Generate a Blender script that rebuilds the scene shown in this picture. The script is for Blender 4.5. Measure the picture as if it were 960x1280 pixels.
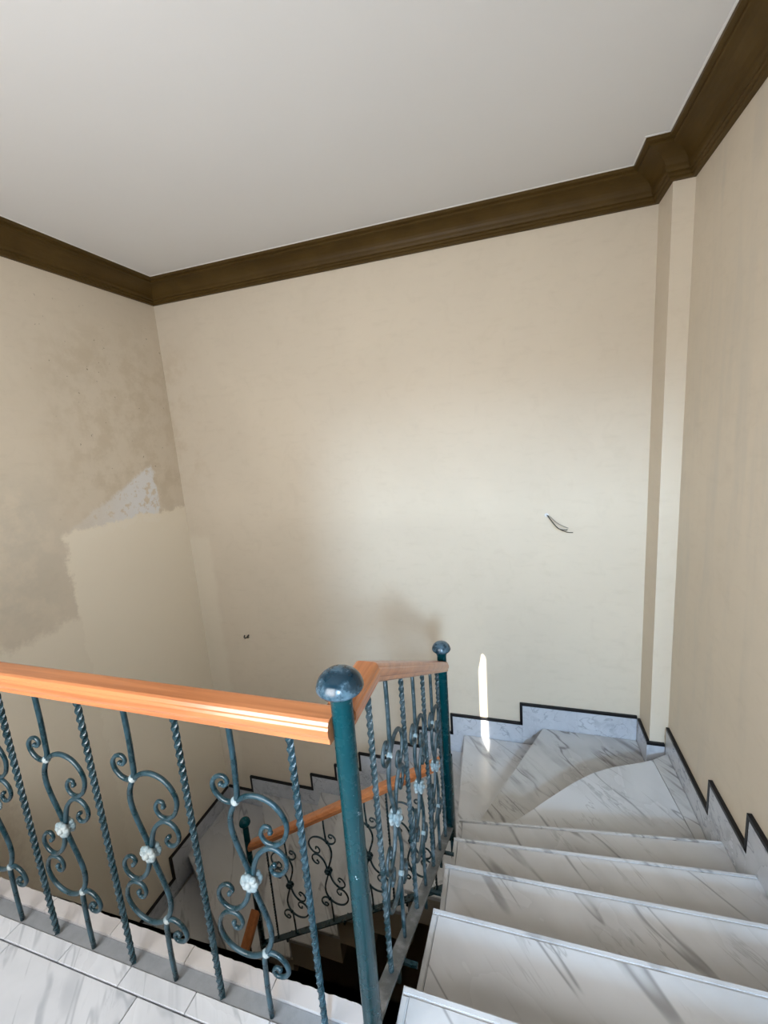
import bpy, bmesh, math, random
from mathutils import Vector, Matrix
random.seed(7)
for o in list(bpy.data.objects): bpy.data.objects.remove(o)
S = bpy.context.scene
COL = S.collection

# ------------------------------------------------------------------ camera, light, exposure
# world: X along the back wall (right), Y towards the back wall, Z up, landing floor at z = 0 (metres)
CAMH = 1.55
cam = bpy.data.cameras.new('camera'); co = bpy.data.objects.new('camera', cam); COL.objects.link(co)
def cam_rot(yaw, pitch, roll):
    y, p, r = (math.radians(a) for a in (yaw, pitch, roll))
    fw = Vector((math.sin(y)*math.cos(p), math.cos(y)*math.cos(p), math.sin(p)))
    rt = Vector((math.cos(y), -math.sin(y), 0)); up = rt.cross(fw)
    x = rt*math.cos(r) + up*math.sin(r); u = up*math.cos(r) - rt*math.sin(r)
    return Matrix((x, u, -fw)).transposed().to_4x4()
co.matrix_world = Matrix.Translation((0, 0, CAMH)) @ cam_rot(-17.799, -10.144, -4.166)
cam.sensor_fit = 'VERTICAL'; cam.sensor_height = 36; cam.lens = 534.09/1280*36; cam.clip_start = 0.02
S.camera = co
S.view_settings.view_transform = 'Standard'; S.view_settings.look = 'None'
S.view_settings.gamma = 1; S.view_settings.use_curve_mapping = False
S.view_settings.exposure = 0.06
w = bpy.data.worlds.new('sky'); S.world = w; w.use_nodes = True
bg = w.node_tree.nodes['Background']; bg.inputs[0].default_value = (.55, .72, 1, 1); bg.inputs[1].default_value = 1.0
sun = bpy.data.lights.new('sun_offscreen', 'SUN'); sun.energy = 22; sun.angle = math.radians(.3); sun.color = (1, .93, .8)
so = bpy.data.objects.new('sun_offscreen', sun); COL.objects.link(so)
SUN_TAN = .488
sd = Vector((-.330, .944, -SUN_TAN)).normalized()
so.rotation_euler = sd.to_track_quat('-Z', 'Y').to_euler(); so.location = (6, -12, 9)
def area(name, loc, aim, sx, sy, watts, col, spread=180):
    l = bpy.data.lights.new(name, 'AREA'); l.shape = 'RECTANGLE'; l.size = sx; l.size_y = sy; l.energy = watts; l.color = col
    l.spread = math.radians(spread)
    o = bpy.data.objects.new(name, l); COL.objects.link(o); o.location = loc
    o.rotation_euler = (Vector(aim)-Vector(loc)).to_track_quat('-Z', 'Y').to_euler()
    return o
# daylight through the two windows behind the camera, each lamp in its window's plane and no larger than its opening;
# the hall window's light reaches the stairs through the doorway and throws the post's shadow on the back wall
area('hall_window_offscreen', (.80, -3.44, 2.42), (-.6, 3.4, .4), .40, .74, 420, (.50, .73, 1.0))
area('landing_window_offscreen', (-1.15, -.795, 1.55), (-1.15, 2.0, 1.55), 1.48, 1.08, 80, (.95, .97, 1.0))

# ------------------------------------------------------------------ node materials
class G:
    def __init__(s, name):
        s.m = bpy.data.materials.new(name); s.m.use_nodes = True; s.t = s.m.node_tree; s.n = s.t.nodes
        s.b = s.n['Principled BSDF']
    def new(s, t, **k):
        n = s.n.new(t)
        for a, v in k.items():
            setattr(n, a, v)
        return n
    def lk(s, a, b): s.t.links.new(a, b)
    def put(s, sock, v):
        if hasattr(v, 'links') or hasattr(v, 'is_linked'): s.lk(v, sock)
        else: sock.default_value = v
    def math(s, op, a, b=0., c=None, clamp=False):
        n = s.new('ShaderNodeMath', operation=op, use_clamp=clamp); s.put(n.inputs[0], a); s.put(n.inputs[1], b)
        if c is not None: s.put(n.inputs[2], c)
        return n.outputs[0]
    def vmath(s, op, a, b):
        n = s.new('ShaderNodeVectorMath', operation=op); s.put(n.inputs[0], a); s.put(n.inputs[1], b); return n.outputs[0]
    def coord(s): return s.new('ShaderNodeTexCoord').outputs['Object']
    def rnd(s): return s.new('ShaderNodeObjectInfo').outputs['Random']
    def noise(s, v, scale, detail=3, rough=.5, dist=0.):
        n = s.new('ShaderNodeTexNoise'); s.lk(v, n.inputs['Vector']); n.inputs['Scale'].default_value = scale
        n.inputs['Detail'].default_value = detail; n.inputs['Roughness'].default_value = rough; n.inputs['Distortion'].default_value = dist
        return n.outputs['Fac']
    def step(s, v, a, b, lo=0., hi=1.):
        n = s.new('ShaderNodeMapRange', interpolation_type='SMOOTHSTEP'); s.put(n.inputs[0], v)
        n.inputs[1].default_value = a; n.inputs[2].default_value = b; n.inputs[3].default_value = lo; n.inputs[4].default_value = hi
        return n.outputs[0]
    def mix(s, f, a, b):
        n = s.new('ShaderNodeMix', data_type='RGBA'); s.put(n.inputs[0], f)
        for sock, v in ((n.inputs[6], a), (n.inputs[7], b)): s.put(sock, v if hasattr(v, 'is_linked') else (*v, 1))
        return n.outputs[2]
    def scale(s, v, sc, rot=(0, 0, 0)):
        n = s.new('ShaderNodeMapping'); s.lk(v, n.inputs[0]); n.inputs['Scale'].default_value = sc; n.inputs['Rotation'].default_value = rot
        return n.outputs[0]
    def sep(s, v):
        n = s.new('ShaderNodeSeparateXYZ'); s.lk(v, n.inputs[0]); return n.outputs
    def bump(s, h, strength=.2, dist=.01):
        n = s.new('ShaderNodeBump'); s.lk(h, n.inputs['Height']); n.inputs['Strength'].default_value = strength; n.inputs['Distance'].default_value = dist
        s.lk(n.outputs[0], s.b.inputs['Normal'])
    def done(s, col, rough=.5, **k):
        s.put(s.b.inputs['Base Color'], col if hasattr(col, 'is_linked') else (*col, 1)); s.put(s.b.inputs['Roughness'], rough)
        for a, v in k.items(): s.put(s.b.inputs[a.replace('_', ' ')], v)
        return s.m

def plaster(name, base, extra=None):
    g = G(name); c = g.coord()
    big = g.noise(c, 1.1, 5, .6, .4); fine = g.noise(g.scale(c, (6, 6, 22)), 1.0, 4, .6); blot = g.noise(c, 7, 5, .65, 1.0)
    dark = tuple(x*y for x, y in zip(base, (.80, .78, .74))); lite = tuple(min(1, x*1.05) for x in base)
    col = g.mix(g.step(big, .3, .7), lite, base)
    col = g.mix(g.math('MULTIPLY', g.step(blot, .50, .74), .16), col, dark)
    col = g.mix(g.math('MULTIPLY', g.step(fine, .52, .75), .18), col, dark)
    if extra: col = extra(g, c, col, blot)
    g.bump(g.math('ADD', blot, g.math('MULTIPLY', fine, .5)), .12, .004)
    return g.done(col, .55, Specular_IOR_Level=.35)

def box_mask(g, u, v, u0, u1, v0, v1, s=.03):
    m = g.math('MULTIPLY', g.step(u, u0-s, u0+s), g.step(u, u1-s, u1+s, 1, 0))
    m2 = g.math('MULTIPLY', g.step(v, v0-s, v0+s), g.step(v, v1-s, v1+s, 1, 0))
    return g.math('MULTIPLY', m, m2)

def left_extra(g, c, col, blot):
    n1 = g.noise(c, 5, 5, .7); n2 = g.noise(c, 16, 5, .7)
    x, y, z = g.sep(c)
    wob = g.math('ADD', g.math('MULTIPLY', g.math('SUBTRACT', n1, .5), .26), g.math('MULTIPLY', g.math('SUBTRACT', n2, .5), .12))
    yy = g.math('ADD', y, wob); zz = g.math('ADD', z, wob)
    # rubbed, brownish old paint above the repair, with small chips
    old = g.math('MULTIPLY', box_mask(g, yy, zz, 2.35, 3.6, 1.0, 2.55, .30), g.step(n1, .42, .62))
    col = g.mix(g.math('MULTIPLY', old, .28), col, (.46, .36, .22))
    scr = g.noise(g.scale(c, (3, 9, 5), (.6, 0, 0)), 4, 6, .75, 2.5)
    chips = g.math('MULTIPLY', box_mask(g, yy, zz, 1.5, 3.3, .9, 2.1, .25), g.step(scr, .66, .70))
    col = g.mix(g.math('MULTIPLY', chips, .55), col, (.74, .70, .62))
    dots = g.math('MULTIPLY', box_mask(g, yy, zz, 2.3, 3.5, 1.1, 2.7, .25), g.step(g.noise(c, 30, 2, .5), .73, .76))
    col = g.mix(g.math('MULTIPLY', dots, .7), col, (.20, .15, .08))
    # greyish damp stain left of the repair
    grey = box_mask(g, yy, zz, 1.3, 2.22, .42, 1.45, .22)
    col = g.mix(g.math('MULTIPLY', g.math('MULTIPLY', grey, g.step(n1, .3, .6)), .30), col, (.44, .42, .36))
    # exposed white filler, its top falling towards the left
    sl = g.math('SUBTRACT', zz, g.math('MULTIPLY', g.math('SUBTRACT', yy, 2.3), .50))
    white = g.math('MULTIPLY', box_mask(g, yy, zz, 2.30, 3.15, .92, 1.5, .012), g.step(sl, 1.00, 1.04, 1, 0))
    white = g.math('MULTIPLY', white, g.step(y, 2.3, 3.0, .2, 1))
    white = g.math('MULTIPLY', white, g.step(g.math('ADD', n2, g.math('MULTIPLY', n1, .5)), .62, .72))
    col = g.mix(g.math('MULTIPLY', white, .9), col, (.80, .80, .80))
    # fresh smooth repair patch
    patch = box_mask(g, g.math('ADD', y, g.math('MULTIPLY', wob, .8)), g.math('ADD', z, g.math('MULTIPLY', wob, .8)), 2.23, 3.9, -4.0, 1.0, .022)
    low = box_mask(g, yy, zz, 1.55, 2.4, -4.0, .34, .04)
    patch = g.math('MAXIMUM', patch, g.math('MULTIPLY', low, .8))
    return g.mix(g.math('MULTIPLY', patch, .9), col, (.88, .80, .66))

def back_extra(g, c, col, blot):
    n1 = g.noise(c, 5, 5, .7); x, y, z = g.sep(c)
    wob = g.math('MULTIPLY', g.math('SUBTRACT', n1, .5), .12)
    xx = g.math('ADD', x, wob); zz = g.math('ADD', z, wob)
    p = box_mask(g, xx, zz, -3.6, -2.98, -4.0, .66, .04)
    col = g.mix(g.math('MULTIPLY', p, .55), col, (.78, .71, .58))
    st = g.math('MULTIPLY', box_mask(g, xx, zz, -3.6, -2.9, 1.2, 2.5, .25), g.step(n1, .45, .65))
    return g.mix(g.math('MULTIPLY', st, .30), col, (.50, .38, .24))

def right_extra(g, c, col, blot):
    n1 = g.noise(g.scale(c, (1, 5, .8)), 1.2, 4, .6)
    col = g.mix(g.math('MULTIPLY', g.step(n1, .45, .7), .30), col, (.52, .49, .43))
    n2 = g.noise(c, 3.0, 3, .6); 
    return g.mix(g.math('MULTIPLY', g.step(n2, .6, .75), .18), col, (.45, .40, .33))

def marble(name, base, vein, rough=.22, vs=1.0, vein_amt=.75, dirt=.15, streak=.16):
    g = G(name); c = g.coord()
    off = g.vmath('SCALE', (3.1, 7.7, 5.3), (0, 0, 0)); g.lk(g.math('MULTIPLY', g.rnd(), 9.0), off.node.inputs[3])
    p = g.vmath('ADD', c, off)
    q = g.scale(p, (1, 1, 1), (0, 0, -.73))            # X across the veins, Y along them
    def ridge(sx, sy, eps, lo, hi, det=4, dist=.5):
        n = g.noise(g.scale(q, (sx*vs, sy*vs, sx*vs)), 1.0, det, .55, dist)
        r = g.step(g.math('ABSOLUTE', g.math('SUBTRACT', n, .5)), 0, eps, 1, 0)
        return g.math('MULTIPLY', r, g.step(g.noise(p, 3.3*vs, 3), lo, hi))
    v1 = ridge(3.4, .6, .020, .36, .55, 3, .4); v2 = g.math('MULTIPLY', ridge(9, 1.6, .022, .46, .66, 5, .9), .6)
    st = g.noise(g.scale(q, (7*vs, .6*vs, 5*vs)), 1.0, 4, .6, .5)
    v3 = g.math('MULTIPLY', g.math('MULTIPLY', g.step(st, .50, .70), g.step(g.noise(p, 2.0*vs, 3), .40, .62)), streak)
    cloud = g.noise(g.scale(q, (2.4*vs, 1.1*vs, 2*vs)), 1.0, 4, .55, .6)
    veins = g.math('MULTIPLY', g.math('MAXIMUM', v3, g.math('MAXIMUM', v1, v2)), vein_amt)
    mid = tuple((a*.72+b*.28) for a, b in zip(base, vein))
    col = g.mix(g.step(cloud, .38, .72), base, mid)
    col = g.mix(veins, col, vein)
    col = g.mix(g.math('MULTIPLY', g.step(g.noise(c, 2.1, 5, .65), .52, .75), dirt), col, (.44, .38, .28))
    g.bump(st, .03, .002)
    return g.done(col, g.step(cloud, .3, .7, rough*.8, rough*1.4), Specular_IOR_Level=.5)

M = {}
M['wall_back'] = plaster('plaster_back', (.68, .595, .475), back_extra)
M['wall_left'] = plaster('plaster_left', (.68, .595, .475), left_extra)
M['wall_right'] = plaster('plaster_right', (.68, .595, .475), right_extra)
M['wall_rear'] = plaster('plaster_rear', (.68, .595, .475))
g = G('ceiling_paint'); M['ceiling'] = g.done(g.mix(g.noise(g.coord(), 1.3, 4), (.74, .735, .73), (.78, .775, .77)), .8)
g = G('halo_strip_white'); M['halo_strip'] = g.done((.92, .91, .88), .6)
g = G('cornice_brown'); c = g.coord()
M['cornice'] = g.done(g.mix(g.step(g.noise(c, 4, 4), .3, .7), (.066, .037, .007), (.086, .050, .011)), .5, Specular_IOR_Level=.22)
M['marble'] = marble('marble_tread', (.56, .565, .575), (.21, .21, .215))
M['marble_grey'] = marble('marble_grey_tread', (.50, .495, .485), (.19, .18, .18), vs=1.2, vein_amt=.9, dirt=.25, streak=.9)
M['marble_skirt'] = marble('marble_skirting', (.56, .585, .63), (.28, .30, .35), vs=2.0, dirt=.0, streak=.6)
M['marble_floor'] = marble('marble_floor', (.56, .575, .60), (.28, .30, .33), vs=2.2, dirt=.04, rough=.3, vein_amt=.6, streak=.7)
M['marble_kerb'] = marble('marble_kerb', (.46, .435, .425), (.34, .33, .34), vs=1.5, dirt=.18, rough=.4, vein_amt=.4)
g = G('black_stone'); M['black'] = g.done((.006, .006, .008), .4, Specular_IOR_Level=.3)
g = G('cement'); c = g.coord()
M['cement'] = g.done(g.mix(g.noise(c, 25, 5, .7), (.14, .15, .16), (.26, .27, .28)), .8)
g = G('concrete'); c = g.coord(); M['concrete'] = g.done(g.mix(g.noise(c, 3, 5, .6), (.30, .26, .20), (.40, .36, .29)), .9)
g = G('lower_floor'); c = g.coord(); M['lower_floor'] = g.done(g.mix(g.noise(c, 2, 5, .6), (.34, .29, .22), (.42, .37, .30)), .5)

def paint(name, base, dusty, amt, rough=.35, spec=.5, add=.25, specks=None):
    g = G(name); c = g.coord()
    n = g.noise(c, 22, 4, .65); n2 = g.noise(c, 90, 3, .6)
    col = g.mix(g.math('MULTIPLY', g.step(n, .40, .72), amt), base, dusty)
    speck = g.step(n2, .72, .76)
    col = g.mix(g.math('MULTIPLY', speck, min(1, amt*1.1) if specks is None else specks), col, (.60, .66, .68))
    return g.done(col, g.step(n, .3, .7, rough, rough+add), Specular_IOR_Level=spec)
M['iron'] = paint('teal_dusty_iron', (.002, .022, .030), (.07, .15, .20), .30, .20)
M['iron_stair'] = paint('grey_dusty_iron', (.003, .022, .028), (.17, .21, .23), .42, .32)
M['iron_post'] = paint('teal_post_iron', (.0005, .038, .046), (.01, .08, .09), .06, .24, .16, .05, .8)
M['bar_grey'] = paint('grey_bar_iron', (.10, .11, .115), (.26, .27, .28), .8, .45)
M['cap'] = paint('cap_dusty_iron', (.002, .018, .030), (.18, .30, .38), .45, .15, .5, .2)
M['dust'] = paint('dust_white_iron', (.16, .22, .24), (.42, .44, .42), .9, .7)
def wood(name, a, b, axis):
    g = G(name); c = g.coord()
    sc = (1.2, 26, 26) if axis == 'X' else (26, 1.2, 26)
    n = g.noise(g.scale(c, sc), 1.6, 5, .6, .6)
    col = g.mix(g.step(n, .3, .72), a, b)
    return g.done(col, .28, Specular_IOR_Level=.5, Coat_Weight=.4, Coat_Roughness=.15)
M['wood_x'] = wood('varnished_wood_x', (.54, .205, .078), (.38, .130, .045), 'X')
M['wood_y'] = wood('varnished_wood_y', (.54, .205, .078), (.38, .130, .045), 'Y')
g = G('shutter_wood'); M['shutter'] = g.done((.30, .22, .14), .6)
g = G('window_frame_white'); M['frame'] = g.done((.7, .7, .7), .4)
g = G('blind_cloth'); M['blind'] = g.done((.75, .73, .68), .9)
g = G('wire_grey'); M['wire'] = g.done((.05, .045, .035), .5)
g = G('wire_pale'); M['wire_pale'] = g.done((.30, .28, .24), .5)

# ------------------------------------------------------------------ mesh helpers
def link(name, me, mat=None, parent=None):
    o = bpy.data.objects.new(name, me); COL.objects.link(o)
    if mat is not None and me is not None and not me.materials: me.materials.append(mat)
    if parent is not None: o.parent = parent
    return o
def empty(name, loc=(0, 0, 0)):
    o = bpy.data.objects.new(name, None); COL.objects.link(o); o.location = loc; o.empty_display_size = .1; return o
def tag(o, label, cat, group=None):
    o['label'] = label; o['category'] = cat
    if group: o['group'] = group
    return o
def struct(o): o['kind'] = 'structure'; return o
def bm_mesh(bm, name, smooth=False):
    bmesh.ops.recalc_face_normals(bm, faces=bm.faces)
    me = bpy.data.meshes.new(name); bm.to_mesh(me); bm.free()
    if smooth:
        for p in me.polygons: p.use_smooth = True
    return me
def bx(bm, x0, x1, y0, y1, z0, z1):
    v = [bm.verts.new((x, y, z)) for x in (x0, x1) for y in (y0, y1) for z in (z0, z1)]
    for f in ((0, 1, 3, 2), (4, 6, 7, 5), (0, 4, 5, 1), (2, 3, 7, 6), (0, 2, 6, 4), (1, 5, 7, 3)): bm.faces.new([v[i] for i in f])
def box(name, b, mat, parent=None, bevel=0):
    bm = bmesh.new(); bx(bm, *b)
    if bevel: bmesh.ops.bevel(bm, geom=list(bm.edges), offset=bevel, segments=1, affect='EDGES')
    return link(name, bm_mesh(bm, name), mat, parent)
def boxes(name, bs, mat, parent=None):
    bm = bmesh.new()
    for b in bs: bx(bm, *b)
    return link(name, bm_mesh(bm, name), mat, parent)
def prism(name, poly, z0, z1, mat, parent=None, bevel=0):
    bm = bmesh.new()
    a = [bm.verts.new((x, y, z0)) for x, y in poly]; b = [bm.verts.new((x, y, z1)) for x, y in poly]
    bm.faces.new(list(reversed(a))); top = bm.faces.new(b)
    n = len(poly)
    for i in range(n): bm.faces.new((a[i], a[(i+1) % n], b[(i+1) % n], b[i]))
    if bevel:
        bmesh.ops.recalc_face_normals(bm, faces=bm.faces)
        bmesh.ops.bevel(bm, geom=list(top.edges), offset=bevel, segments=2, affect='EDGES', clamp_overlap=True)
    bmesh.ops.triangulate(bm, faces=[f for f in bm.faces if len(f.verts) > 4])
    return link(name, bm_mesh(bm, name), mat, parent)
def spline(pts, n=6):
    P = [Vector(p) for p in pts]; out = []
    for i in range(len(P)-1):
        p0 = P[i-1] if i else P[0]*2-P[1]; p1, p2 = P[i], P[i+1]; p3 = P[i+2] if i+2 < len(P) else P[-1]*2-P[-2]
        for k in range(n):
            t = k/n
            out.append(.5*((2*p1)+(p2-p0)*t+(2*p0-5*p1+4*p2-p3)*t*t+(3*p1-p0-3*p2+p3)*t**3))
    out.append(P[-1]); return out
def tube(bm, pts, r, sides=8, ball=False):
    """sweep a round bar along 3-D points; r a number or a function of 0..1"""
    P = [Vector(p) for p in pts]; rings = []; n = len(P)
    t = (P[1]-P[0]).normalized(); a = t.orthogonal().normalized()
    for i in range(n):
        tt = (P[min(i+1, n-1)]-P[max(i-1, 0)]).normalized()
        a = (a-tt*a.dot(tt)).normalized(); b = tt.cross(a)
        rr = r(i/(n-1)) if callable(r) else r
        rings.append([bm.verts.new(P[i]+(a*math.cos(2*math.pi*k/sides)+b*math.sin(2*math.pi*k/sides))*rr) for k in range(sides)])
    for i in range(n-1):
        for k in range(sides): bm.faces.new((rings[i][k], rings[i][(k+1) % sides], rings[i+1][(k+1) % sides], rings[i+1][k]))
    bm.faces.new(list(reversed(rings[0]))); bm.faces.new(rings[-1])
def lathe(bm, prof, cx=0, cy=0, seg=20):
    rings = []
    for r, z in prof:
        rings.append([bm.verts.new((cx+r*math.cos(2*math.pi*k/seg), cy+r*math.sin(2*math.pi*k/seg), z)) for k in range(seg)] if r > 1e-6 else [bm.verts.new((cx, cy, z))])
    for a, b in zip(rings, rings[1:]):
        for k in range(seg):
            k2 = (k+1) % seg
            if len(a) == 1 and len(b) == 1: continue
            if len(a) == 1: bm.faces.new((a[0], b[k], b[k2]))
            elif len(b) == 1: bm.faces.new((a[k], b[0], a[k2]))
            else: bm.faces.new((a[k], a[k2], b[k2], b[k]))
def sweep_rail(name, path, prof, mat, parent):
    """sweep a closed profile (side, up) along a path whose plan direction is constant or mitred"""
    P = [Vector(p) for p in path]; bm = bmesh.new(); rings = []
    for i, p in enumerate(P):
        d = (P[min(i+1, len(P)-1)]-P[max(i-1, 0)]); d.z = 0; d.normalize()
        side = Vector((d.y, -d.x, 0))
        rings.append([bm.verts.new(p+side*s+Vector((0, 0, u))) for s, u in prof])
    n = len(prof)
    for a, b in zip(rings, rings[1:]):
        for k in range(n): bm.faces.new((a[k], a[(k+1) % n], b[(k+1) % n], b[k]))
    bm.faces.new(rings[0]); bm.faces.new(list(reversed(rings[-1])))
    return link(name, bm_mesh(bm, name), mat, parent)

# ------------------------------------------------------------------ the shell
XL, XR, YB, YR = -3.22, 1.005, 3.47, -.85
PX, PY = .89, 3.20                       # corner pillar: left face, front face
ZC, ZF = 3.055, -3.36
T = .2
struct(box('ceiling', (XL-T, XR+T, YR-T, YB+T, ZC, ZC+.2), M['ceiling']))
struct(box('wall_back', (XL-T, XR+T, YB, YB+T, ZF-.2, ZC), M['wall_back']))
struct(box('wall_left', (XL-T, XL, YR-T, YB, ZF-.2, ZC), M['wall_left']))
struct(box('wall_corner', (PX, XR, PY, YB, ZF, ZC), M['wall_back']))
DY0, DY1, DZ = -1.20, -.05, 2.2            # shuttered balcony door in the right wall
struct(boxes('wall_right', [(XR, XR+T, DY1, YB, ZF-.2, ZC), (XR, XR+T, YR-T, DY0, ZF-.2, ZC), (XR, XR+T, DY0, DY1, DZ, ZC), (XR, XR+T, DY0, DY1, ZF-.2, 0)], M['wall_right']))
WX0, WX1, WZ1 = -.10, .95, 2.16           # tall doorway behind the camera, into a hall with a high window
struct(boxes('wall_rear', [(XL, WX0, YR-T, YR, ZF-.2, ZC), (WX1, XR, YR-T, YR, ZF-.2, ZC), (WX0, WX1, YR-T, YR, WZ1, ZC), (WX0, WX1, YR-T, YR, ZF-.2, 0)], M['wall_rear']))
struct(box('floor_lower', (XL, XR, YR, YB, ZF-.2, ZF), M['lower_floor']))

# shutter door with the chink that lets the sliver of sun through
SX0 = XR+.02                             # the shutters hang close to the inner face
d1 = struct(empty('door_1', (SX0+.01, (DY0+DY1)/2, 0)))
SL = 3.47-(SX0+.01+.325)/.35             # where the sun plane crosses the shutter
ST = -.36+(3.47-SL)/.944*SUN_TAN         # top of the chink
SB = -1.156+(3.31-SL)/.944*SUN_TAN       # bottom of the chink
def in_parent(o, p): o.parent = p; o.matrix_parent_inverse = Matrix.Translation(-p.location); return o
for y0, y1 in ((DY0, SL-.105), (SL+.105, DY1)):
    in_parent(box('shutter_leaf', (SX0, SX0+.02, y0, y1, 0, DZ), M['shutter']), d1)
in_parent(box('shutter_rail', (SX0, SX0+.02, SL-.105, SL+.105, 0, SB), M['shutter']), d1)
bm = bmesh.new()                          # top rail, its underside notched to a point
pts = [(SL-.105, DZ), (SL-.105, ST-.10), (SL-.03, ST), (SL+.03, ST), (SL+.105, ST-.10), (SL+.105, DZ)]
A = [bm.verts.new((SX0, y, z)) for y, z in pts]; B = [bm.verts.new((SX0+.02, y, z)) for y, z in pts]
bm.faces.new(A); bm.faces.new(list(reversed(B)))
for i in range(6): bm.faces.new((A[i], B[i], B[(i+1) % 6], A[(i+1) % 6]))
in_parent(link('shutter_rail', bm_mesh(bm, 'shutter_rail'), M['shutter']), d1)
# hall beyond the doorway; its high window and the landing window have their blinds down
HY, HX, HZ = -3.5, XR, ZC
struct(box('floor_hall', (XL, HX, HY, YR-T, -.2, 0), M['lower_floor']))
struct(box('ceiling_hall', (XL, HX, HY, YR-T, HZ, HZ+.2), M['ceiling']))
struct(box('wall_hall_left', (XL-T, XL, HY, YR-T, -.2, HZ), M['wall_rear']))
struct(box('wall_hall_right', (HX, HX+T, HY, YR-T, -.2, HZ), M['wall_rear']))
struct(box('wall_hall_end', (XL-T, HX+T, HY-T, HY, -.2, HZ), M['wall_rear']))
def blind_window(name, x0, x1, z0, z1, y):
    r = struct(empty(name, ((x0+x1)/2, y, z0)))
    in_parent(boxes('window_frame', [(x0, x0+.06, y, y+.05, z0, z1), (x1-.06, x1, y, y+.05, z0, z1), (x0+.06, x1-.06, y, y+.05, z1-.06, z1), (x0+.06, x1-.06, y, y+.05, z0, z0+.06)], M['frame']), r)
    in_parent(box('blind', (x0+.06, x1-.06, y, y+.015, z0+.06, z1-.06), M['blind']), r)
blind_window('window_1', .45, .98, 1.95, 2.85, HY)
blind_window('window_2', -1.95, -.35, .95, 2.15, YR)
t3 = struct(boxes('trim_3', [(WX0-.06, WX0, YR-T, YR+.02, 0, WZ1+.06), (WX1, WX1+.05, YR-T, YR+.02, 0, WZ1+.06), (WX0, WX1, YR-T, YR+.02, WZ1, WZ1+.06)], M['frame']))

# cornice: one moulded run round the room, mitred at every corner
prof = [(0, 2.885), (.022, 2.885), (.026, 2.890), (.026, 2.900), (.034, 2.903), (.038, 2.908), (.038, 2.917), (.050, 2.921), (.054, 2.928)]
for k in range(9):
    a = math.pi/2*k/8
    prof.append((.056+.104*(1-math.cos(a)), 2.934+.082*math.sin(a)))
prof += [(.166, 3.018), (.166, 3.030), (.190, 3.034), (.190, ZC)]
loop = [(XL, YR), (XL, YB), (PX, YB), (PX, PY), (XR, PY), (XR, YR)]
bm = bmesh.new(); rings = []
n = len(loop)
for i in range(n):
    p = Vector(loop[i]); d0 = (p-Vector(loop[i-1])).normalized(); d1_ = (Vector(loop[(i+1) % n])-p).normalized()
    n0 = Vector((d0.y, -d0.x)); n1 = Vector((d1_.y, -d1_.x)); m = (n0+n1)/(1+n0.dot(n1))
    rings.append([bm.verts.new((p.x+m.x*d, p.y+m.y*d, z)) for d, z in prof])
for i in range(n):
    a, b = rings[i], rings[(i+1) % n]
    for k in range(len(prof)-1): bm.faces.new((a[k], a[k+1], b[k+1], b[k]))
struct(link('trim_1', bm_mesh(bm, 'cornice'), M['cornice']))
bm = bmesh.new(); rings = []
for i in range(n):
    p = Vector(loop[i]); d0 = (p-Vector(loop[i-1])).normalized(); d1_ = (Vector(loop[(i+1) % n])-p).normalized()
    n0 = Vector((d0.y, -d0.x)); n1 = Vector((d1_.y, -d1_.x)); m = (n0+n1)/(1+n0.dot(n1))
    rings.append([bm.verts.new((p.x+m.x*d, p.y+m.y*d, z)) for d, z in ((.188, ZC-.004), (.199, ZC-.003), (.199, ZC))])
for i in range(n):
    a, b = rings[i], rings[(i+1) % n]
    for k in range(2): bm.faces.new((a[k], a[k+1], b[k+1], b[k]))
struct(link('trim_2', bm_mesh(bm, 'ceiling_halo_strip'), M['halo_strip']))  # added white strip, standing in for the bright halo along the ceiling edge

# ------------------------------------------------------------------ stairs
Z = [-.165*k for k in range(7)] + [-1.156, -1.340, -1.530, -1.715, -1.900, -2.070, -2.245, -2.420, -2.640, -2.820, -3.0, -3.18]
SK = .021
RX, BY, LX = XR-SK, YB-SK, XL+SK         # treads stop at the skirting
XI, YI, XI2 = -.335, 2.165, -1.912        # well edges: right flight, back flight, left flight
# nosing lines, inner end first
N = [[(-.335, .909), (RX, .909)],
     [(-.322, 1.250), (RX, 1.268)],
     [(-.335, 1.560), (RX, 1.618)],
     [(-.343, 1.842), (RX, 1.968)],
     [(-.360, 2.112), (RX, 2.287)],
     [(-.362, 2.150), (-.25, 2.190), (-.13, 2.262), (-.022, 2.359), (.177, 2.568), (.32, 2.712), (.452, 2.826), (.60, 2.915), (.76, 2.985), (.88, 3.045), (RX, 3.125)],
     [(-.385, 2.175), (-.245, 2.515), (.167, BY)],
     [(-.430, YI), (-.450, 2.600), (-.502, BY)],
     [(-.745, YI), (-.800, BY)],
     [(-1.03, YI), (-1.100, BY)],
     [(-1.28, YI), (-1.400, BY)],
     [(-1.50, YI), (-1.720, BY)],
     [(-1.70, YI), (-2.020, BY)],
     [(XI2, YI), (-2.513, 3.118), (-2.775, BY)],
     [(XI2, 1.94), (-2.221, 2.142), (LX, 2.775)],
     [(XI2, 1.68), (LX, 2.05)],
     [(XI2, 1.42), (LX, 1.60)],
     [(XI2, 1.16), (LX, 1.22)],
     [(XI2, .90), (LX, .90)]]
def uphill(k):
    a, b = Vector(N[k][0]), Vector(N[k][-1]); d = (b-a).normalized(); nrm = Vector((-d.y, d.x))
    mid = (a+b)/2
    ref = sum((Vector(p) for p in N[k-1]), Vector((0, 0)))/len(N[k-1]) if k else Vector((.3, 0))
    return nrm if nrm.dot(ref-mid) > 0 else -nrm
def shift(k, s):
    u = uphill(k); return [(x+u.x*s, y+u.y*s) for x, y in N[k]]
stair = tag(empty('staircase', (.3, 2.1, -.66)), 'turning staircase of white and grey veined marble steps winding down round the open well', 'staircase')
def part(o, p=stair): o.parent = p; o.matrix_parent_inverse = Matrix.Translation(-p.location); return o
TH = .030; STW = .020; GAP = .0016
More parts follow.
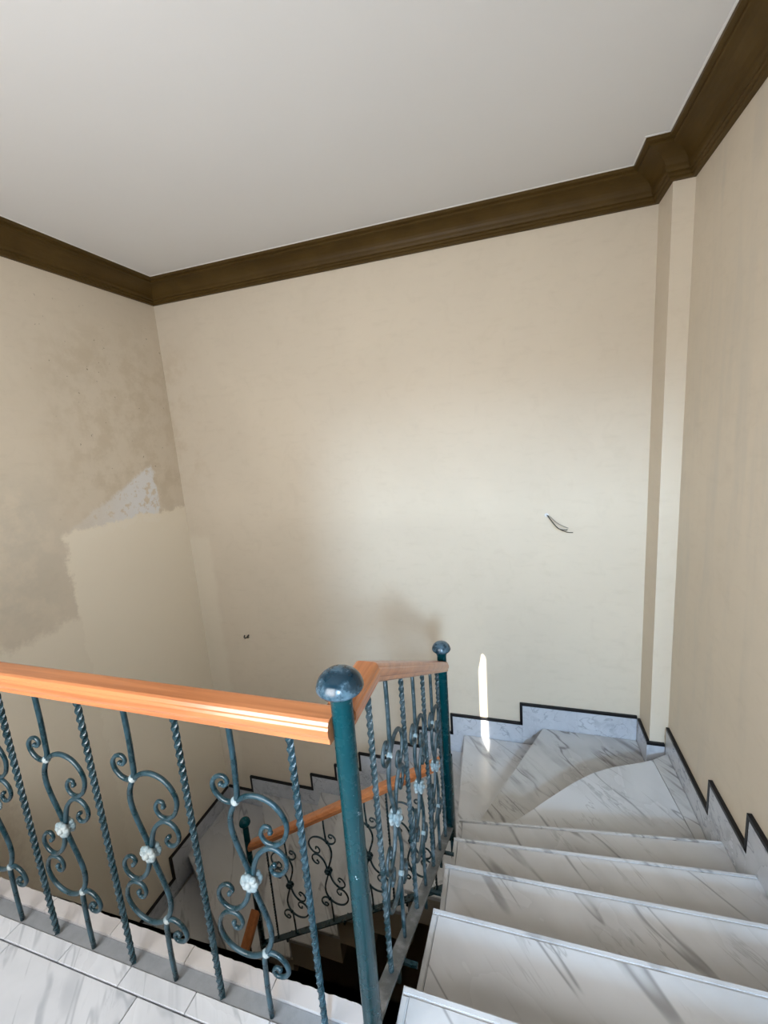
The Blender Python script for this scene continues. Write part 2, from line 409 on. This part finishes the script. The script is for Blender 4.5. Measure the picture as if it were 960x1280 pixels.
wall_pts = {5: [], 6: [(RX, PY-SK), (PX-SK, PY-SK), (PX-SK, BY)], 14: [(LX, BY)]}
for k in range(1, len(N)):
    z = Z[k]
    back = shift(k-1, .030)
    if k == 5: back[0] = (-.345, 2.10)
    if k == 6: back = [(-.345, 2.135)] + shift(5, .02)[1:]
    if k == 7: back = [(-.375, 2.170)] + shift(6, .02)[1:]
    if k == 13: back[0] = (-1.69, YI)
    if k == 14: back[0] = (XI2, YI)
    clip = lambda ps: [(min(x, RX), min(y, BY)) for x, y in ps]
    back = clip(back); front = N[k]; wp = wall_pts.get(k, [])
    mat = M['marble_grey'] if k in (6,) else M['marble']
    if k <= 4:
        f2 = shift(k, STW+GAP)
        i0, i1 = back[0][0]+STW+GAP, f2[0][0]+STW+GAP
        inner = [(i0, back[0][1]), (i1, f2[0][1])]
        part(prism('tread', [inner[0], back[-1], f2[-1], inner[1]], z-TH, z, mat, bevel=.002))
        fs = shift(k, STW)
        st = part(prism('nosing_strip', [fs[0], fs[-1], front[-1], front[0]], z-TH, z, mat, bevel=.004))
        part(prism('edge_strip', [back[0], (back[0][0]+STW, back[0][1]), (f2[0][0]+STW, f2[0][1]), f2[0]], z-TH, z, mat, bevel=.003))
    elif k == 5:
        part(prism('tread', [back[0]] + [(.938, back[-1][1])] + [(.870, 3.040)] + [p for p in reversed(front[:-1]) if p[0] < .86], z-TH, z, mat, bevel=.003))
        part(prism('edge_strip', [(.9405, back[-1][1]), (RX, back[-1][1]), (RX, 3.125), (.8725, 3.042)], z-TH, z-.001, M['marble_grey'], bevel=.002))
    else:
        part(prism('tread', back + wp + list(reversed(front)), z-TH, z, mat, bevel=.003))
    # concrete body of the step, held back behind the nosing
    fr = shift(k, .028)
    bk = shift(k-1, .028)
    part(prism('step_body', clip([bk[0], bk[-1]] + wp + [fr[-1], fr[0]]), z-.24, z-TH, M['concrete']))
for k in range(0, len(N)):                # riser under nosing k
    zb = Z[k+1] if k+1 < len(Z) else ZF
    a, b = shift(k, .016), shift(k, .028)
    mat = M['marble_grey'] if k in (5,) else M['marble']
    a = [(min(x, RX), min(y, BY)) for x, y in a]; b = [(min(x, RX), min(y, BY)) for x, y in b]
    part(prism('riser', a + list(reversed(b)), zb, Z[k]-TH, mat))

# ------------------------------------------------------------------ landing floor: slab, tiles, border strips, cement groove
fl = struct(prism('floor', [(XL, YR), (XR, YR), (XR, .88), (-.31, .88), (-.31, .815), (XL, .815)], -.22, -.025, M['concrete']))
JX = [-1.615+.535*i for i in range(-3, 5)]
xs = [XL+SK] + [x for x in JX if XL+.1 < x < -.40] + [-.345]
ys = [YR, -.36, .17, .688]
for i in range(len(xs)-1):
    for j in range(len(ys)-1):
        box('floor_tile', (xs[i]+.0012, xs[i+1]-.0012, ys[j]+.0012, ys[j+1]-.0012, -.025, 0), M['marble_floor'], fl, .0015)
xs2 = [-.345, .10, .54, RX]; ys2 = [YR, -.36, .17, .55]
for i in range(3):
    for j in range(len(ys2)-1):
        box('floor_tile', (xs2[i]+.0012, xs2[i+1]-.0012, ys2[j]+.0012, ys2[j+1]-.0012, -.025, 0), M['marble_floor'], fl, .0015)
prism('landing_edge_slab', [(XI+STW+GAP, .5515), (RX, .5515), (RX, .909-STW-GAP), (XI+STW+GAP, .909-STW-GAP)], -.03, 0, M['marble'], fl, .002)
prism('nosing_strip', [(XI, .909-STW), (RX, .909-STW), (RX, .909), (XI, .909)], -.03, 0, M['marble'], fl, .004)
prism('edge_strip', [(XI, .5515), (XI+STW, .5515), (XI+STW, .909-STW-GAP), (XI, .909-STW-GAP)], -.03, 0, M['marble'], fl, .004)
jb = [-3.195] + [-1.16-.245*i for i in range(7, -4, -1)] + [-.375]
jb = sorted(x for x in jb if -3.2 <= x <= -.37)
for a, b in zip(jb, jb[1:]):
    box('border_tile', (a+.001, b-.001, .691, .741, -.025, .0), M['marble_floor'], fl, .0015)
box('cement_groove', (-3.195, -.39, .742, .786, -.025, -.004), M['cement'], fl)
jf = sorted(x for x in [-3.195] + [-1.60-.30*i for i in range(5, -5, -1)] + [-.385] if -3.2 <= x <= -.38)
for a, b in zip(jf, jf[1:]):              # outer edging with a chipped outer arris
    bm = bmesh.new(); nseg = max(2, int((b-a)/.012)); top = []; bot = []
    for s in range(nseg+1):
        x = a+.001+(b-a-.002)*s/nseg; yo = .832+random.uniform(-.0018, .0012)
        bot.append((bm.verts.new((x, .787, -.025)), bm.verts.new((x, yo+.003, -.025)))); top.append((bm.verts.new((x, .787, .006)), bm.verts.new((x, yo, .006))))
    for s in range(nseg):
        bm.faces.new((top[s][0], top[s+1][0], top[s+1][1], top[s][1])); bm.faces.new((top[s][1], top[s+1][1], bot[s+1][1], bot[s][1]))
        bm.faces.new((bot[s][0], bot[s+1][0], top[s+1][0], top[s][0])); bm.faces.new((bot[s][1], bot[s+1][1], bot[s+1][0], bot[s][0]))
    bm.faces.new((top[0][0], top[0][1], bot[0][1], bot[0][0])); bm.faces.new((top[-1][0], bot[-1][0], bot[-1][1], top[-1][1]))
    link('edging_tile', bm_mesh(bm, 'edging_tile'), M['marble_kerb'], fl)

# ------------------------------------------------------------------ stepped skirting with black capping
BS = .022
def skirt(name, axis, face, thick, runs, endcap=None):
    """runs: list of (from, to, top, bottom) along the axis, going down the stairs; face = wall plane, thick signed into the room"""
    root = struct(empty(name))
    def slab(nm, a, b, z0, z1, t, mat):
        lo, hi = min(a, b), max(a, b); f0, f1 = min(face, face+t), max(face, face+t)
        bb = (lo, hi, f0, f1, z0, z1) if axis == 'X' else (f0, f1, lo, hi, z0, z1)
        return box(nm, bb, mat, root, .0012)
    for i, (a, b, top, bot) in enumerate(runs):
        slab('skirting_slab', a, b, bot-.19, top-BS, thick*.92, M['marble_skirt'])
        s = 1 if b > a else -1
        e = b + (s*BS if i+1 < len(runs) and runs[i+1][2] < top else 0)
        slab('black_capping', a, e, top-BS, top, thick, M['black'])
        if i+1 < len(runs):
            nt = runs[i+1][2]
            if nt < top: slab('black_capping', b, b+s*BS, nt-BS, top-BS, thick, M['black'])
    return root
skirt('baseboard_right', 'Y', XR, -SK, [(.0, 1.02, .19, 0-.03), (1.02, 1.37, .05, -.20), (1.37, 1.72, -.115, -.36), (1.72, 2.06, -.285, -.52), (2.06, 2.46, -.465, -.70), (2.46, 3.179, -.655, -.86)])
skirt('baseboard_corner', 'X', PY, -SK, [(XR-SK, PX-SK, -.795, -1.0)])
skirt('baseboard_pillar', 'Y', PX, -SK, [(PY, YB-SK, -.790, -1.0)])
zs = [(k, Z[k]) for k in range(len(Z))]
skirt('baseboard_back', 'X', YB, -SK, [(PX-SK, .004, -.780, -1.03), (.004, -.60, -.966, -1.20), (-.60, -.92, -1.150, -1.38), (-.92, -1.225, -1.345, -1.57), (-1.225, -1.54, -1.530, -1.755), (-1.54, -1.82, -1.715, -1.94), (-1.82, -2.11, -1.880, -2.11), (-2.11, -2.87, -2.055, -2.29), (-2.87, -3.199, -2.235, -2.46)])
skirt('baseboard_left', 'Y', XL, SK, [(3.449, 2.60, -2.240, -2.46), (2.60, 1.95, -2.475, -2.68), (1.95, 1.50, -2.64, -2.86), (1.50, 1.10, -2.82, -3.04), (1.10, .6, -3.0, -3.34)])

# ------------------------------------------------------------------ wrought iron: twisted bars and scroll bars (origin at the rosette, u = local X, v = local Z)
MAIN = [(0, .46), (.0015, .40), (.0005, .3533), (-.0027, .2806), (-.0045, .2521), (-.0105, .2337)]
LCURL = [(-.0105, .2337), (-.030, .2245), (-.0520, .2290), (-.0700, .2468), (-.0745, .2717), (-.0592, .2919), (-.0377, .2960), (-.0285, .2820), (-.0395, .2690), (-.0490, .2725)]
BIGC = [(-.0150, .2270), (.0184, .2501), (.0533, .2577), (.0906, .2474), (.1168, .2200), (.1260, .1859), (.1132, .1487), (.0883, .1277), (.0602, .1290), (.0485, .1510), (.0602, .1735), (.0760, .1740), (.0770, .1610)]
STEM = [(-.0130, .2300), (-.0330, .1881), (-.0373, .1459), (-.0277, .1006), (-.0115, .0506), (.0005, .0080)]
MID = [(.0060, .0120), (.0192, .0591), (.0382, .0912), (.0671, .1130), (.0922, .1110), (.1100, .0920), (.1105, .0670), (.0939, .0440), (.0740, .0385), (.0650, .0530), (.0765, .0660)]
def scroll_mesh(name, top, bot, r=.0072):
    bm = bmesh.new()
    for s in (1, -1):
        def P(l): return [(s*u, 0, s*v) for u, v in l]
        end = top if s == 1 else -bot
        tube(bm, spline(P([(0, end)] + MAIN[2:]), 4), r)
        tp = lambda t: r*(1-.28*t)
        tube(bm, spline(P(LCURL), 4), tp); tube(bm, spline(P(BIGC), 4), tp); tube(bm, spline(P(MID), 4), tp)
        tube(bm, spline(P(STEM), 4), r)
        for l in (LCURL, BIGC, MID):          # rolled ends
            u, v = l[-1]; bmesh.ops.create_icosphere(bm, subdivisions=1, radius=r*1.1, matrix=Matrix.Translation((s*u, 0, s*v)))
    return bm_mesh(bm, name, True)
def weld_mesh(name):
    bm = bmesh.new()
    bmesh.ops.create_icosphere(bm, subdivisions=2, radius=.0105, matrix=Matrix.Diagonal((1.15, 1, 1.2, 1)))
    return bm_mesh(bm, name, True)
def rosette_mesh(name, r=.0235):
    bm = bmesh.new()
    for s in (1, -1):
        for k in range(8):
            a = 2*math.pi*k/8
            bmesh.ops.create_icosphere(bm, subdivisions=2, radius=r*.47, matrix=Matrix.Translation((r*.68*math.cos(a), s*.010, r*.68*math.sin(a))) @ Matrix.Diagonal((1, .7, 1, 1)))
        bmesh.ops.create_icosphere(bm, subdivisions=2, radius=r*.42, matrix=Matrix.Translation((0, s*.015, 0)))
    bmesh.ops.create_cone(bm, cap_ends=True, segments=14, radius1=r*.8, radius2=r*.8, depth=.02, matrix=Matrix.Rotation(math.pi/2, 4, 'X'))
    return bm_mesh(bm, name, True)
def twist_mesh(name, top, bot, h=.0072, pitch=.10):
    bm = bmesh.new(); n = int((top-bot)/pitch*12); rings = []
    for i in range(n+1):
        z = bot+(top-bot)*i/n; a = 2*math.pi*(z-bot)/pitch
        rr = []
        for k in range(8):
            b = a+math.pi/4*k; r = h*(1.32 if k % 2 == 0 else .90)
            rr.append(bm.verts.new((r*math.cos(b), r*math.sin(b), z)))
        rings.append(rr)
    for p, q in zip(rings, rings[1:]):
        for k in range(8): bm.faces.new((p[k], p[(k+1) % 8], q[(k+1) % 8], q[k]))
    bm.faces.new(rings[-1]); bm.faces.new(list(reversed(rings[0])))
    return bm_mesh(bm, name)
def newel(parent, x, y, z0, ztop, mat, capmat, r=.0235, cr=.051):
    bm = bmesh.new()
    zr = ztop-.050
    lathe(bm, [(0, z0), (r, z0), (r, zr-.030), (r*1.03, zr-.022), (r*1.2, zr-.010), (r*1.3, zr), (0, zr)], x, y, 24)
    p = link('newel_post', bm_mesh(bm, 'newel_post', True), mat); in_parent(p, parent)
    bm = bmesh.new()
    pr = [(0, zr-.001), (r*1.3, zr-.001), (cr*.93, zr+.004), (cr, zr+.010), (cr*.99, zr+.015)]
    for k in range(1, 8):
        a = math.pi/2*k/7; pr.append((cr*.97*math.cos(a), zr+.014+.036*math.sin(a)))
    pr[-1] = (0, ztop)
    lathe(bm, pr, x, y, 28)
    c = link('newel_cap', bm_mesh(bm, 'newel_cap', True), capmat); c.parent = p
    return p
RP = [(-.027, 0), (.027, 0), (.031, .004), (.031, .015), (.0345, .019), (.0365, .026), (.0365, .038), (.033, .043), (.033, .047), (.029, .054), (.022, .057)]
RP = RP + [(-s, u) for s, u in reversed(RP[2:])]
ROS = rosette_mesh('rosette'); 
def bars(parent, spots, rot, tw, sc, weld, twmat, scmat, rosmat, weldmat):
    """spots: (x, y, z, is_scroll) with z the rosette height"""
    for m, mt in ((tw, twmat), (sc, scmat), (weld, weldmat)):
        if not m.materials: m.materials.append(mt)
    ros = ROS.copy(); ros.materials.append(rosmat)
    for x, y, z, s in spots:
        o = link('scroll_baluster' if s else 'twisted_baluster', sc if s else tw)
        o.parent = parent; o.location = Vector((x, y, z))-parent.location; o.rotation_euler = (0, 0, rot)
        if s:
            link('rosette', ros, None, o)
            for q in (1, -1): link('weld_bead', weld, None, o).location = (-q*.0125, 0, q*.231)

# --- landing guard
GY = .749
guard = tag(empty('balustrade', (-1.8, GY, 0)), 'teal wrought-iron landing guard with straight orange wooden handrail and domed corner post', 'railing')
in_parent(sweep_rail('handrail', [(-3.199, GY+.002, .912), (-.388, GY+.002, .912)], RP, M['wood_x'], None), guard)
newel(guard, -.366, GY, .002, 1.077, M['iron_post'], M['cap'])
spots = []
for i in range(17):
    spots.append((-.505-.1635*i, GY, .456, i % 2 == 1))
bars(guard, spots, 0, twist_mesh('twisted_bar', .457, -.453), scroll_mesh('scroll_bar', .457, -.453), weld_mesh('weld'), M['iron'], M['iron'], M['dust'], M['dust'])
# --- upper stair rail
SX = -.390
ur = tag(empty('balustrade', (SX, 1.4, -.3)), 'sloping teal iron stair railing with kinked orange handrail beside the white marble steps', 'railing')
rz = lambda y: .910-.560*max(0, y-.970)
in_parent(sweep_rail('handrail', [(SX, .790, .910), (SX, .970, .910), (SX, 1.995, rz(1.995))], RP, M['wood_y'], None), ur)
newel(ur, -.386, 1.985, -.66, .505, M['iron_post'], M['cap'], .0235, .047)
bz = lambda y: .000-.525*(y-.86)
BP = [(-.022, -.005), (.022, -.005), (.022, .005), (-.022, .005)]
in_parent(sweep_rail('bottom_bar', [(SX, .775, bz(.86)+.03), (SX, .86, bz(.86)), (SX, 2.02, bz(2.02))], BP, M['bar_grey'], None), ur)
sp = []
for i, y in enumerate([.955, 1.105, 1.262, 1.412, 1.562, 1.712, 1.852]):
    sp.append((SX, y, (rz(y)+bz(y))/2, i % 2 == 1))
bars(ur, sp, math.pi/2, twist_mesh('twisted_bar', .476, -.472), scroll_mesh('scroll_bar', .476, -.472), weld_mesh('weld'), M['iron_stair'], M['iron_stair'], M['dust'], M['dust'])
for y in (1.02, 1.40, 1.72):
    in_parent(box('fixing_pin', (SX-.006, XI+.01, y-.006, y+.006, bz(y)-.017, bz(y)-.005), M['iron']), ur)
    in_parent(box('fixing_pin', (SX-.006, SX+.006, y-.006, y+.006, bz(y)-.10, bz(y)-.017), M['iron']), ur)
# --- railing of the back flight, seen down the well
FY = 2.130
lr = tag(empty('balustrade', (-1.2, FY, -1.5)), 'dark iron railing with orange handrail descending along the back wall flight inside the well', 'railing')
fz = lambda x: -.882+.66*(x+1.255)
fb = lambda x: -1.63+.66*(x+1.12)
in_parent(sweep_rail('handrail', [(-.415, FY, fz(-.415)), (-1.862, FY, fz(-1.862))], RP, M['wood_x'], None), lr)
in_parent(sweep_rail('bottom_bar', [(-.405, FY, fb(-.405)), (-1.875, FY, fb(-1.875))], BP, M['iron'], None), lr)
newel(lr, -1.885, FY, -2.62, -1.035, M['iron_post'], M['iron_post'], .021, .040)
in_parent(box('end_post', (-.415, -.385, FY-.015, FY+.015, -1.21, fz(-.4)+.05), M['iron'], None), lr)
sp = []
for i, x in enumerate([-1.735, -1.578, -1.420, -1.260, -1.105, -.955, -.805, -.655, -.52]):
    sp.append((x, FY, (fz(x)+fb(x))/2, i % 2 == 1))
bars(lr, sp, math.pi, twist_mesh('twisted_bar', .424, -.420, .006), scroll_mesh('scroll_bar', .424, -.420, .0062), weld_mesh('weld'), M['iron'], M['iron'], M['iron'], M['iron'])
for x in (-.72, -1.18, -1.66):
    in_parent(box('fixing_pin', (x-.006, x+.006, FY-.006, YI+.03, fb(x)-.05, fb(x)-.038), M['iron']), lr)
    in_parent(box('fixing_pin', (x-.006, x+.006, FY-.006, FY+.006, fb(x)-.05, fb(x)-.004), M['iron']), lr)
# --- railing of the left flight, only its top showing
l2 = tag(empty('balustrade', (-1.885, 1.5, -2.6)), 'dark iron railing whose orange handrail drops steeply below the ball-topped post in the well', 'railing')
lz = lambda y: -1.835-.78*(2.11-y)
lb = lambda y: lz(y)-.84
in_parent(sweep_rail('handrail', [(-1.885, 2.100, lz(2.10)), (-1.885, 1.0, lz(1.0))], RP, M['wood_y'], None), l2)
in_parent(sweep_rail('bottom_bar', [(-1.885, 2.100, lb(2.10)), (-1.885, 1.15, lb(1.15))], BP, M['iron'], None), l2)
sp = [(-1.885, y, (lz(y)+lb(y))/2, i % 2 == 1) for i, y in enumerate([2.0, 1.85, 1.70, 1.55, 1.40, 1.25])]
bars(l2, sp, -math.pi/2, twist_mesh('twisted_bar', .424, -.42, .006), scroll_mesh('scroll_bar', .424, -.42, .0062), weld_mesh('weld'), M['iron'], M['iron'], M['iron'], M['iron'])

# ------------------------------------------------------------------ bare wires left in the back wall
wr = tag(empty('electrical_wire', (.21, YB, .85)), 'bunch of thin bare electrical wires hanging out of the pale back wall', 'wire')
def strand(root, nm, pts, r, mat):
    bm = bmesh.new(); tube(bm, spline(pts, 5), r, 6); o = link(nm, bm_mesh(bm, nm, True), mat); in_parent(o, root)
strand(wr, 'wire_strand', [(.205, YB+.01, .853), (.215, YB-.02, .845), (.250, YB-.06, .800), (.285, YB-.09, .765), (.330, YB-.10, .757), (.345, YB-.10, .760)], .0036, M['wire'])
strand(wr, 'wire_strand', [(.208, YB+.01, .850), (.218, YB-.02, .842), (.255, YB-.05, .790), (.300, YB-.07, .752), (.350, YB-.08, .735), (.385, YB-.08, .733)], .0030, M['wire'])
strand(wr, 'wire_strand', [(.210, YB+.01, .854), (.232, YB-.02, .840), (.270, YB-.04, .805), (.320, YB-.05, .775), (.355, YB-.06, .762)], .0024, M['wire_pale'])
bm = bmesh.new(); bmesh.ops.create_cone(bm, cap_ends=True, segments=16, radius1=.016, radius2=.012, depth=.004, matrix=Matrix.Translation((.205, YB-.002, .853)) @ Matrix.Rotation(math.pi/2, 4, 'X'))
in_parent(link('filler_collar', bm_mesh(bm, 'filler_collar'), M['ceiling']), wr)
w2 = tag(empty('wire_stub', (-2.70, YB, -.38)), 'short dark cut wire stub low on the wall above the landing guard', 'wire')
strand(w2, 'wire_strand', [(-2.72, YB+.01, -.372), (-2.71, YB-.02, -.382), (-2.69, YB-.03, -.386), (-2.665, YB-.03, -.372)], .007, M['wire'])
strand(w2, 'wire_strand', [(-2.67, YB+.01, -.366), (-2.668, YB-.02, -.372), (-2.66, YB-.03, -.380)], .009, M['wire'])
